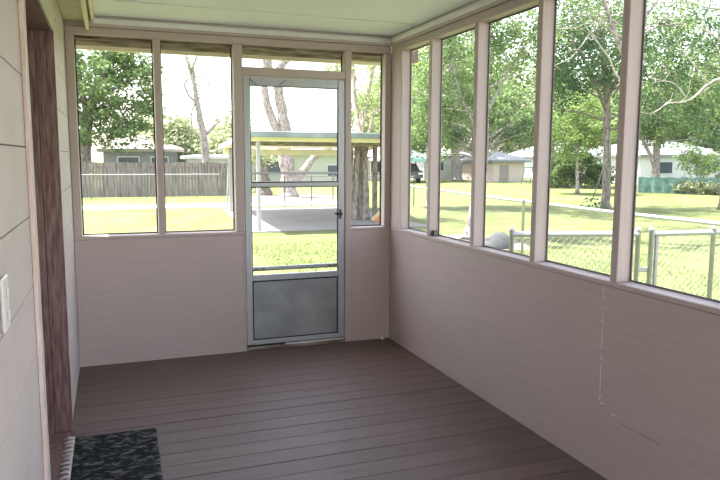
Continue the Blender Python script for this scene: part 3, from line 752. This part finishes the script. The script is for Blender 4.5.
# left yard, behind the board fence
tree('broadleaf_tree', 'big leafy tree behind the board fence at the far left',
     [(trunkline(82, 32, [(84, 150), (86, 125), (93, 100), (103, 78), (112, 55)]), .42, .12),
      (line([(87, 112), (80, 85), (78, 55)], 32), .2, .08), (line([(92, 102), (115, 88), (135, 78)], 32), .14, .05)],
     [PXR(95, 85, 32, 50, 55, n=110), PXR(118, 120, 32, 42, 30, n=66), PXR(70, 60, 32, 40, 60, n=70), PXR(125, 62, 32, 30, 26, n=48), PXR(148, 105, 32, 14, 18, n=14)],
     'leaf_mid', 50, .10, .52, 21, 'bark_dark')
tree('sparse_tree', 'thin pale tree with a bent trunk and few leaves behind the board fence',
     [(trunkline(207, 31.5, [(206, 160), (204, 140), (200, 118), (197, 100), (193, 78), (186, 55)]), .27, .07),
      (line([(197, 103), (189, 96), (184, 85), (188, 78)], 31.5), .07, .04), (line([(194, 82), (193, 66), (199, 50)], 31.5), .10, .03),
      (line([(192, 135), (191, 112), (196, 101)], 31.5), .04, .05), (line([(206, 134), (214, 126), (222, 119)], 31.5), .10, .03)],
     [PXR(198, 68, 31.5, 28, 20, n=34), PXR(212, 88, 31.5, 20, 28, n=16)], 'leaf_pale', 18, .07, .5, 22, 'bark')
bushes = [(172, 140, 38, 22, 22), (190, 146, 41, 18, 18), (225, 148, 37, 18, 22), (236, 138, 44, 16, 26), (150, 138, 43, 20, 20)]
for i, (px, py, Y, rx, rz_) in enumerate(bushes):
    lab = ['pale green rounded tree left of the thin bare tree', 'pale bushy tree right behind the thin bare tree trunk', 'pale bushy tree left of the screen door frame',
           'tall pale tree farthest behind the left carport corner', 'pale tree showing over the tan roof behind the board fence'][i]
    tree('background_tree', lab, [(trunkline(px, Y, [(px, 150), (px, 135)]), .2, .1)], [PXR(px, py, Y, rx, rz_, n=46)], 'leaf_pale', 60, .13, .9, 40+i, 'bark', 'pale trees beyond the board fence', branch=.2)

# forked tree behind the carport
Yk = 25.6
tree('forked_tree', 'large forked grey tree rising behind the carport',
     [(trunkline(290, Yk, [(288, 180), (286, 155), (285, 125), (280, 100), (277, 80), (281, 66), (286, 45)]), .36, .15),
      (line([(290, 186), (284, 165), (279, 135), (268, 108), (264, 85), (266, 62), (258, 35)], Yk), .24, .13),
      (line([(291, 184), (303, 172), (313, 158), (330, 148), (352, 135)], Yk), .22, .09),
      (line([(277, 80), (270, 66), (272, 45)], Yk), .12, .06), (line([(281, 68), (296, 55), (303, 35)], Yk), .07, .03)],
     [PXR(268, 20, Yk, 50, 18, n=24)], 'leaf_mid', 20, .08, .5, 61, 'bark')
tree('thick_trunk_tree', 'short thick dark trunk behind the left carport post',
     [(trunkline(263, 27.5, [(262, 180), (262, 166)]), .36, .33)], [PXR(260, 158, 27.5, 15, 7, n=20)], 'leaf_pale', 26, .08, .4, 62, 'bark_dark')
Y4 = 13.7
tree('multi_stem_tree', 'clump of pale leaning stems beside the carport post in the narrow opening',
     [(trunkline(354, Y4, [(356, 190), (357, 150), (357, 120), (354, 85), (351, 50)]), .10, .05),
      (trunkline(361, Y4+.1, [(360, 190), (362, 160), (361, 135), (365, 110), (370, 85), (377, 45)]), .11, .05),
      (trunkline(366, Y4-.1, [(366, 190), (365, 160), (367, 140), (372, 120), (381, 90)]), .10, .03),
      (trunkline(349, Y4, [(352, 180), (351, 140), (345, 100), (335, 60)]), .07, .03)],
     [PXR(356, 60, Y4, 26, 16, n=34), PXR(372, 105, Y4, 17, 34, n=40), PXR(392, 90, Y4, 16, 50, n=60), PXR(335, 66, Y4, 12, 9, n=8)],
     'leaf_light', 24, .042, .26, 63, 'bark')
tree('tall_tree', 'tall leafy tree filling the first two bays, trunk hidden by the second post',
     [(trunkline(431, 17.5, [(431, 190), (430, 150), (430, 90), (436, 30), (440, -40)]), .2, .12),
      (line([(430, 110), (450, 70), (468, 30)], 17.5), .08, .04), (line([(430, 120), (415, 80), (405, 40)], 17.5), .07, .03)],
     [PXR(425, 60, 17.5, 42, 60, n=110), PXR(462, 90, 17.5, 34, 60, n=110), PXR(500, 60, 17.5, 34, 30, n=30), PXR(418, 128, 17.5, 24, 26, n=40), PXR(470, -20, 17.5, 80, 60, n=110), PXR(510, -60, 14.5, 90, 40, n=110)],
     'leaf_mid', 40, .062, .38, 72, 'bark')
XN = 7.6
tree('overhanging_tree', 'near tree behind the fifth post with pale bare branches across the last two bays',
     [(trunkline(623, 6.8, [(624, 200), (625, 120), (626, 40), (630, -60)]), .10, .07),
      (line([(625, 60), (600, -10), (570, -60)], 6.8), .05, .03), (line([(626, 40), (680, -30), (740, -90)], 6.8), .05, .03)],
     [PXR(640, -75, 6.8, 160, 65, n=110), PXR(590, -75, 9.2, 80, 50, n=70), ((12.3, 9.7, 5.8), (3.2, 1.3, 1.0), 110), PXR(575, 10, 6.8, 24, 14, n=10), PXR(680, 15, 6.8, 40, 16, n=14)], 'leaf_mid', 30, .040, .24, 73, 'bark',
     bare=[(line([(626, 100), (610, 60), (590, 30), (560, -8)], 6.8), .022, .010), (line([(626, 30), (612, 18), (575, 27), (540, 30)], 6.8), .016, .007),
           (line([(626, 12), (605, 16), (580, 2), (570, -10)], 6.8), .016, .008), (line([(600, 18), (585, 40), (572, 58), (548, 68)], 6.8), .013, .006)])
# near tree behind the right fence
Y6 = 8.45
tree('leaning_tree', 'near leafy tree whose leaning trunk foot shows behind the right fence',
     [(trunkline(470, Y6, [(473, 225), (479, 195), (483, 150), (484, 100), (478, 50), (470, 0)]), .17, .09),
      (line([(484, 120), (498, 90), (515, 60), (530, 40)], Y6), .035, .015), (line([(482, 140), (462, 100), (450, 60)], Y6), .03, .015)],
     [PXR(452, 55, Y6, 40, 65, n=80), PXR(506, 38, Y6, 38, 42, n=75), PXR(518, 135, Y6, 28, 20, n=34), PXR(450, 140, Y6, 24, 24, n=22), PXR(480, 20, Y6, 90, 40, n=70), PXR(425, 110, Y6, 16, 40, n=30)],
     'leaf_mid', 34, .040, .24, 64, 'bark')
tree('far_tree', 'straight far trunk standing before the white building in the second bay',
     [(trunkline(456, 44, [(456, 170), (455, 130), (453, 80), (450, 30)]), .45, .2)],
     [PXR(450, 90, 44, 60, 60, n=130), PXR(420, 130, 44, 35, 32, n=60)], 'leaf_mid', 50, .15, 1.0, 65, 'bark')
tree('far_tree', 'dark far trunk at the left edge of the fourth bay',
     [(trunkline(551, 32, [(551, 150), (550, 100), (548, 50)]), .26, .12)],
     [PXR(560, 80, 32, 50, 60, n=120)], 'leaf_mid', 40, .12, .8, 66, 'bark_dark')
tree('light_green_tree', 'bright light green young tree in the fourth bay',
     [(trunkline(577, 24, [(577, 160), (577, 130)]), .09, .05)],
     [PXR(577, 125, 24, 36, 32, n=190)], 'leaf_light', 50, .075, .45, 67, 'bark')
Y8 = 15.1
tree('shade_tree', 'dark tree half hidden behind the thick post of the right wall',
     [(trunkline(606, Y8, [(606, 190), (607, 150), (607, 100), (604, 60), (600, 20)]), .17, .09),
      (line([(606, 110), (590, 70), (572, 40)], Y8), .07, .03), (line([(607, 100), (625, 60), (640, 30)], Y8), .07, .03)],
     [PXR(585, 40, Y8, 50, 50, n=190), PXR(640, 60, Y8, 45, 60, n=130), PXR(562, 85, Y8, 26, 26, n=40), PXR(594, 200, Y8, 10, 5, n=2)],
     'leaf_dark', 36, .060, .38, 68, 'bark_dark')
tree('oak_tree', 'thick forked tree in front of the green fabric fence',
     [(trunkline(655, 24.7, [(656, 170), (657, 140), (660, 100), (668, 60)]), .26, .12),
      (line([(655, 168), (650, 155), (643, 140), (635, 110)], 24.7), .13, .06), (line([(657, 150), (664, 130), (675, 90)], 24.7), .12, .05)],
     [PXR(668, 70, 24.7, 60, 60, n=230), PXR(645, 120, 24.7, 30, 28, n=70), PXR(702, 105, 24.7, 42, 44, n=130)], 'leaf_mid', 42, .085, .55, 69, 'bark')
YT = 13.5
tree('roadside_tree', 'dark trunk at the right edge of the view with pale bare branches reaching left',
     [(trunkline(724, YT, [(724, 180), (727, 120), (735, 60), (745, 0)]), .17, .10)],
     [PXR(735, 40, YT, 50, 50, n=70), PXR(695, 30, YT, 50, 30, n=50), PXR(715, 125, YT, 22, 22, n=26)], 'leaf_dark', 34, .055, .36, 70, 'bark_dark',
     bare=[(line([(727, 75), (710, 82), (690, 100), (668, 104), (650, 114)], YT-1), .045, .015),
           (line([(735, 48), (700, 28), (670, 20), (641, 12)], YT-1), .03, .014),
           (line([(738, 14), (700, 5), (672, 2), (636, 6)], YT-1), .04, .018),
           (line([(708, 83), (690, 60), (672, 35), (668, 18)], YT-1), .025, .01),
           (line([(690, 100), (672, 82), (650, 78)], YT-1), .02, .01)])
tree('young_tree', 'small yellow green tree before the green fabric fence',
     [(trunkline(698, 23.5, [(698, 178), (697, 160)]), .06, .04)], [PXR(697, 160, 23.5, 16, 15, n=32)], 'leaf_light', 34, .06, .3, 71, 'bark')

# belt of trees far behind, on all sides the porch looks out to
rr = random.Random(77); k = 0
protos = []
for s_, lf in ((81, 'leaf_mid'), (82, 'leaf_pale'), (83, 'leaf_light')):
    pt = tree('distant_tree', 'leafy distant tree', [([(0, 0, G), (0.1, 0, 3.0), (0, .1, 6)], .3, .12)],
              [((0, 0, 5.6), (3.2, 3.2, 3.6), 90), ((0, 0, 3.0), (2.8, 2.8, 1.8), 30)], lf, 44, .17, 1.0, s_, 'bark', branch=.3)
    protos.append(pt)
used = [False]*3
def put(proto_i, x, y, s, rz_, label):
    p = protos[proto_i]
    if not used[proto_i]: o = p; used[proto_i] = True
    else:
        o = p.copy(); C.objects.link(o)
        for ch in p.children:
            c = ch.copy(); C.objects.link(c); c.parent = o
    o.location = (x, y, G-.05); o.scale = (s, s, s); o.rotation_euler = (0, 0, rz_)
    o['label'] = label; o['group'] = 'trees in the far belt behind the right hand lawn'
spots = [(376, 72, .8), (404, 66, .9), (436, 64, 1.1), (473, 63, 1.0), (508, 61, .9), (541, 62, 1.0), (575, 59, .9), (608, 57, .9), (640, 52, .9), (673, 50, .85), (706, 48, .95), (742, 44, .9)]
def far_label(px):
    if px < 395: return 'distant tree showing through the narrow opening right of the door'
    for hi, nm in ((426, 'first'), (472, 'second'), (530, 'third'), (612, 'fourth'), (722, 'fifth')):
        if px < hi: return 'distant leafy tree of the far belt seen through the %s bay of the right wall' % nm
    return 'distant leafy tree beyond the right edge of the view'
for i, (px, Y, s) in enumerate(spots):
    if px > 760: continue
    p = at(px, 170, Y); put(i % 3, p.x, Y, s*1.45, rr.uniform(0, 6), far_label(px))

# hedge and green fabric fence
def hedge(label, p0, p1, h, w, leaf, seed, n):
    rng = random.Random(seed); p0 = Vector(p0); p1 = Vector(p1); mid = (p0+p1)/2
    t = thing('hedge', label, 'hedge', (mid.x, mid.y, G)); cs = []
    st_ = MB()
    for _ in range(n):
        q = p0.lerp(p1, rng.random()); z_ = rng.uniform(.15, 1)*h*(1+.25*math.sin(q.x*2.1))
        cs.append((q.x+rng.uniform(-w, w), q.y+rng.uniform(-w, w), G+z_))
        if rng.random() < .25: st_.tube([(q.x, q.y, G-.01), cs[-1]], [.03, .01], 5)
    st_.build('stems', M['bark'], t)
    me = leaf_mesh('leaves', cs, [.35]*len(cs), 44, .09, seed, M[leaf])
    o = bpy.data.objects.new('leaves', me); C.objects.link(o); o.parent = t; o.matrix_parent_inverse = Matrix.Translation(t.location).inverted()
g1 = ground(548, 188); g2 = ground(604, 188)
hedge('loose hedge of light shrubs along the back of the lawn in the fourth bay', (g1.x, g1.y), (g2.x, g2.y), 1.9, .7, 'leaf_mid', 91, 190)
a = ground(636, 193.5); b_ = ground(760, 196)
ws = thing('privacy_fence', 'low fence covered with green fabric at the back right of the lawn', 'fence', (a.x, a.y, G))
a = Vector((a.x+.5, a.y+.4)); b_ = Vector((b_.x+.5, b_.y+.4)); m = MB(); n = 60; dN = (b_-a).normalized(); nr = Vector((-dN.y, dN.x))
rws = []
for i in range(n+1):
    p = a.lerp(b_, i/n)+nr*.04*math.sin(i*1.3); sag = .03*math.sin(i*.9)
    for th in (0, .01): rws.append((p.x+nr.x*th, p.y+nr.y*th, G+.03)); rws.append((p.x+nr.x*th, p.y+nr.y*th, G+.86+sag))
m.v = rws
for i in range(n):
    o = i*4; m.f += [(o, o+4, o+5, o+1), (o+2, o+3, o+7, o+6), (o+1, o+5, o+7, o+3)]
m.build('fabric', M['windscreen'], ws)
for i in range(9):
    p = a.lerp(b_, i/8)+nr*.09; MB().tube([(p.x, p.y, G), (p.x, p.y, G+.98)], .03, 8).build('post', M['galv'], ws)
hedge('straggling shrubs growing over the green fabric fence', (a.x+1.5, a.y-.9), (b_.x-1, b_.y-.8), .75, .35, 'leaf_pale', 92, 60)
g3 = ground(640, 184); g4 = ground(740, 184)
hedge('tall loose shrubs between the green fabric fence and the white house', (g3.x, g3.y-4), (g4.x, g4.y-4), 2.3, .8, 'leaf_mid', 93, 150)

# ---- buildings in the distance
def house(name, label, px0, px1, Y, eave_h, ridge_h, wall, roof, depth=7, windows=(), door=None, over=.35, ztop=0, cat='house'):
    p0 = at(px0, 175, Y); p1 = at(px1, 175, Y); x0, x1 = p0.x, p1.x
    t = thing(name, label, cat, ((x0+x1)/2, Y+depth/2, G))
    MB().box(x0, x1, Y, Y+depth, G, G+eave_h).build('wall', M[wall], t)
    mY = Y+depth/2; e = G+eave_h
    MB().add([(x0-over, Y-over, e-.02), (x1+over, Y-over, e-.02), (x1+over, Y+depth+over, e-.02), (x0-over, Y+depth+over, e-.02),
              (x0-over, Y-over, e+.14), (x1+over, Y-over, e+.14), (x1+over, Y+depth+over, e+.14), (x0-over, Y+depth+over, e+.14),
              (x0+min(depth/2, (x1-x0)*.3), mY, G+ridge_h), (x1-min(depth/2, (x1-x0)*.3), mY, G+ridge_h)],
             [(3, 2, 1, 0), (0, 1, 5, 4), (1, 2, 6, 5), (2, 3, 7, 6), (3, 0, 4, 7), (4, 5, 9, 8), (5, 6, 9), (6, 7, 8, 9), (7, 4, 8)]).build('roof', M[roof], t)
    for (u, z0, w_, h) in windows:
        cx = x0+(x1-x0)*u
        f = MB().box(cx-w_/2-.06, cx+w_/2+.06, Y-.05, Y-.001, G+z0-.06, G+z0+h+.06).build('window', M['house_white'], t)
        MB().box(cx-w_/2, cx+w_/2, Y-.065, Y-.051, G+z0, G+z0+h).build('pane', M['win_dark'], f)
    if door:
        u, w_, h = door; cx = x0+(x1-x0)*u
        MB().box(cx-w_/2, cx+w_/2, Y-.04, Y-.001, G, G+h).build('door', M['roof_tan'], t)
    return t
house('house', 'dark walled house with a pale brown hip roof behind the board fence', 104, 178, 36, 2.15, 3.15, 'house_grey', 'roof_tan', 7, [(.33, .9, 1.1, .9), (.75, .9, .9, .9)])
house('shed', 'white roofed low shed just over the board fence beside the thin tree', 191, 234, 33.5, 1.75, 1.98, 'house_white', 'house_white', 3, [(.5, .7, .5, .6)], cat='shed')
house('house', 'mint green house behind the forked tree and the carport', 250, 352, 40, 2.1, 4.0, 'mint', 'house_white', 8, [(.22, .7, 1.0, 1.0), (.86, .5, 1.6, .8)], (.36, .9, 1.7))
house('white_building', 'long low white building behind the far trunk in the second bay', 424, 492, 47, 1.9, 2.5, 'house_white', 'roof_grey', 8, [(.2, .8, .9, .7)], (.8, 1.0, 1.6), cat='building')
house('shed', 'tan board shed with a grey roof in the third bay', 493, 524, 41, 1.55, 2.4, 'house_tan', 'roof_grey', 5, [], (.35, .8, 1.3), cat='shed')
house('house', 'white house with a grey roof behind the green fabric fence', 640, 735, 34, 2.0, 3.3, 'house_white', 'roof_grey', 8, [(.25, .8, 1.2, .8), (.7, .8, 1.2, .8)])
house('house', 'pale grey house behind the hedge in the fourth bay', 555, 612, 44, 1.9, 3.3, 'house_white', 'roof_grey', 8, [(.3, .8, 1.2, .8)])
house('house', 'brown roofed house showing in the narrow opening beside the carport post', 360, 398, 46, 1.8, 3.4, 'house_tan', 'roof_tan', 8, [(.5, .7, 1.4, .8)])
# red barrel grill cover by the hedge
p = at(571, 163, 33)
rd = thing('red_canopy', 'small rust red peaked canopy behind the hedge', 'canopy', (p.x, 33, G))
MB().add([(p.x-.6, 32.6, G+1.55), (p.x+.6, 32.6, G+1.55), (p.x+.6, 33.6, G+1.55), (p.x-.6, 33.6, G+1.55), (p.x, 33.1, G+2.15)], [(3, 2, 1, 0), (0, 1, 4), (1, 2, 4), (2, 3, 4), (3, 0, 4)]).build('roof', M['brick_red'], rd)
for sx in (-.55, .55):
    for sy in (32.65, 33.5): MB().box(p.x+sx-.03, p.x+sx+.03, sy, sy+.06, G, G+1.55).build('post', M['post_grey'], rd)
# car under a teal canopy in the first bay
p = at(414, 175, 40); cx = p.x
cn = thing('car_canopy', 'teal edged canopy over a parked dark car in the first bay', 'canopy', (cx, 41.5, G))
MB().prism([(cx-2.0, G+1.62), (cx+2.0, G+1.62), (cx+2.0, G+1.76), (cx, G+2.35), (cx-2.0, G+1.76)], 'Y', 40, 44).build('roof', M['house_white'], cn)
MB().box(cx-2.02, cx+2.02, 39.9, 39.99, G+1.60, G+1.78).build('edge', M['teal'], cn)
for sx in (-1.9, 1.9):
    for sy in (40.1, 43.8): MB().box(cx+sx-.04, cx+sx+.04, sy, sy+.08, G, G+1.62).build('post', M['post_grey'], cn)
ca_ = thing('parked_car', 'dark parked car under the teal edged canopy', 'car', (cx, 41, G))
MB().prism([(40.2, G+.35), (43.9, G+.35), (43.9, G+.85), (43.4, G+.95), (42.9, G+1.40), (41.5, G+1.42), (40.9, G+.98), (40.2, G+.85)], 'X', cx-.85, cx+.85).build('body', M['car_paint'], ca_)
MB().add([(cx-.72, 40.93, G+.99), (cx+.72, 40.93, G+.99), (cx+.66, 41.42, G+1.36), (cx-.66, 41.42, G+1.36),
          (cx-.72, 40.96, G+.96), (cx+.72, 40.96, G+.96), (cx+.66, 41.46, G+1.34), (cx-.66, 41.46, G+1.34)],
         [(0, 1, 2, 3), (4, 7, 6, 5), (0, 4, 5, 1), (1, 5, 6, 2), (2, 6, 7, 3), (3, 7, 4, 0)]).build('windshield', M['win_dark'], ca_)
for sx in (-.62, .62): MB().box(cx+sx-.16, cx+sx+.16, 40.16, 40.20, G+.62, G+.76).build('headlight', M['plate'], ca_)
for sx in (-.78, .78):
    for sy in (40.9, 43.2): MB().lathe((cx+sx-.09, sy, G+.31), [(.20, 0), (.31, .02), (.31, .16), (.20, .18)], 18, 'X').build('wheel', M['black'], ca_)
# swing frame before the tan shed
p = at(527, 175, 36)
sw = thing('swing_frame', 'small dark swing frame on the far lawn in the third bay', 'swing', (p.x, 36, G))
for sx in (-.25, .45):
    MB().tube([(p.x+sx, 35.7, G), (p.x+sx, 36, G+1.2)], .03, 6).build('leg', M['galv_dark'], sw)
    MB().tube([(p.x+sx, 36.3, G), (p.x+sx, 36, G+1.2)], .03, 6).build('leg', M['galv_dark'], sw)
MB().tube([(p.x-.3, 36, G+1.2), (p.x+.5, 36, G+1.2)], .03, 6).build('top_bar', M['galv_dark'], sw)
MB().box(p.x-.1, p.x+.3, 35.9, 36.1, G+.4, G+.44).build('seat', M['black'], sw)
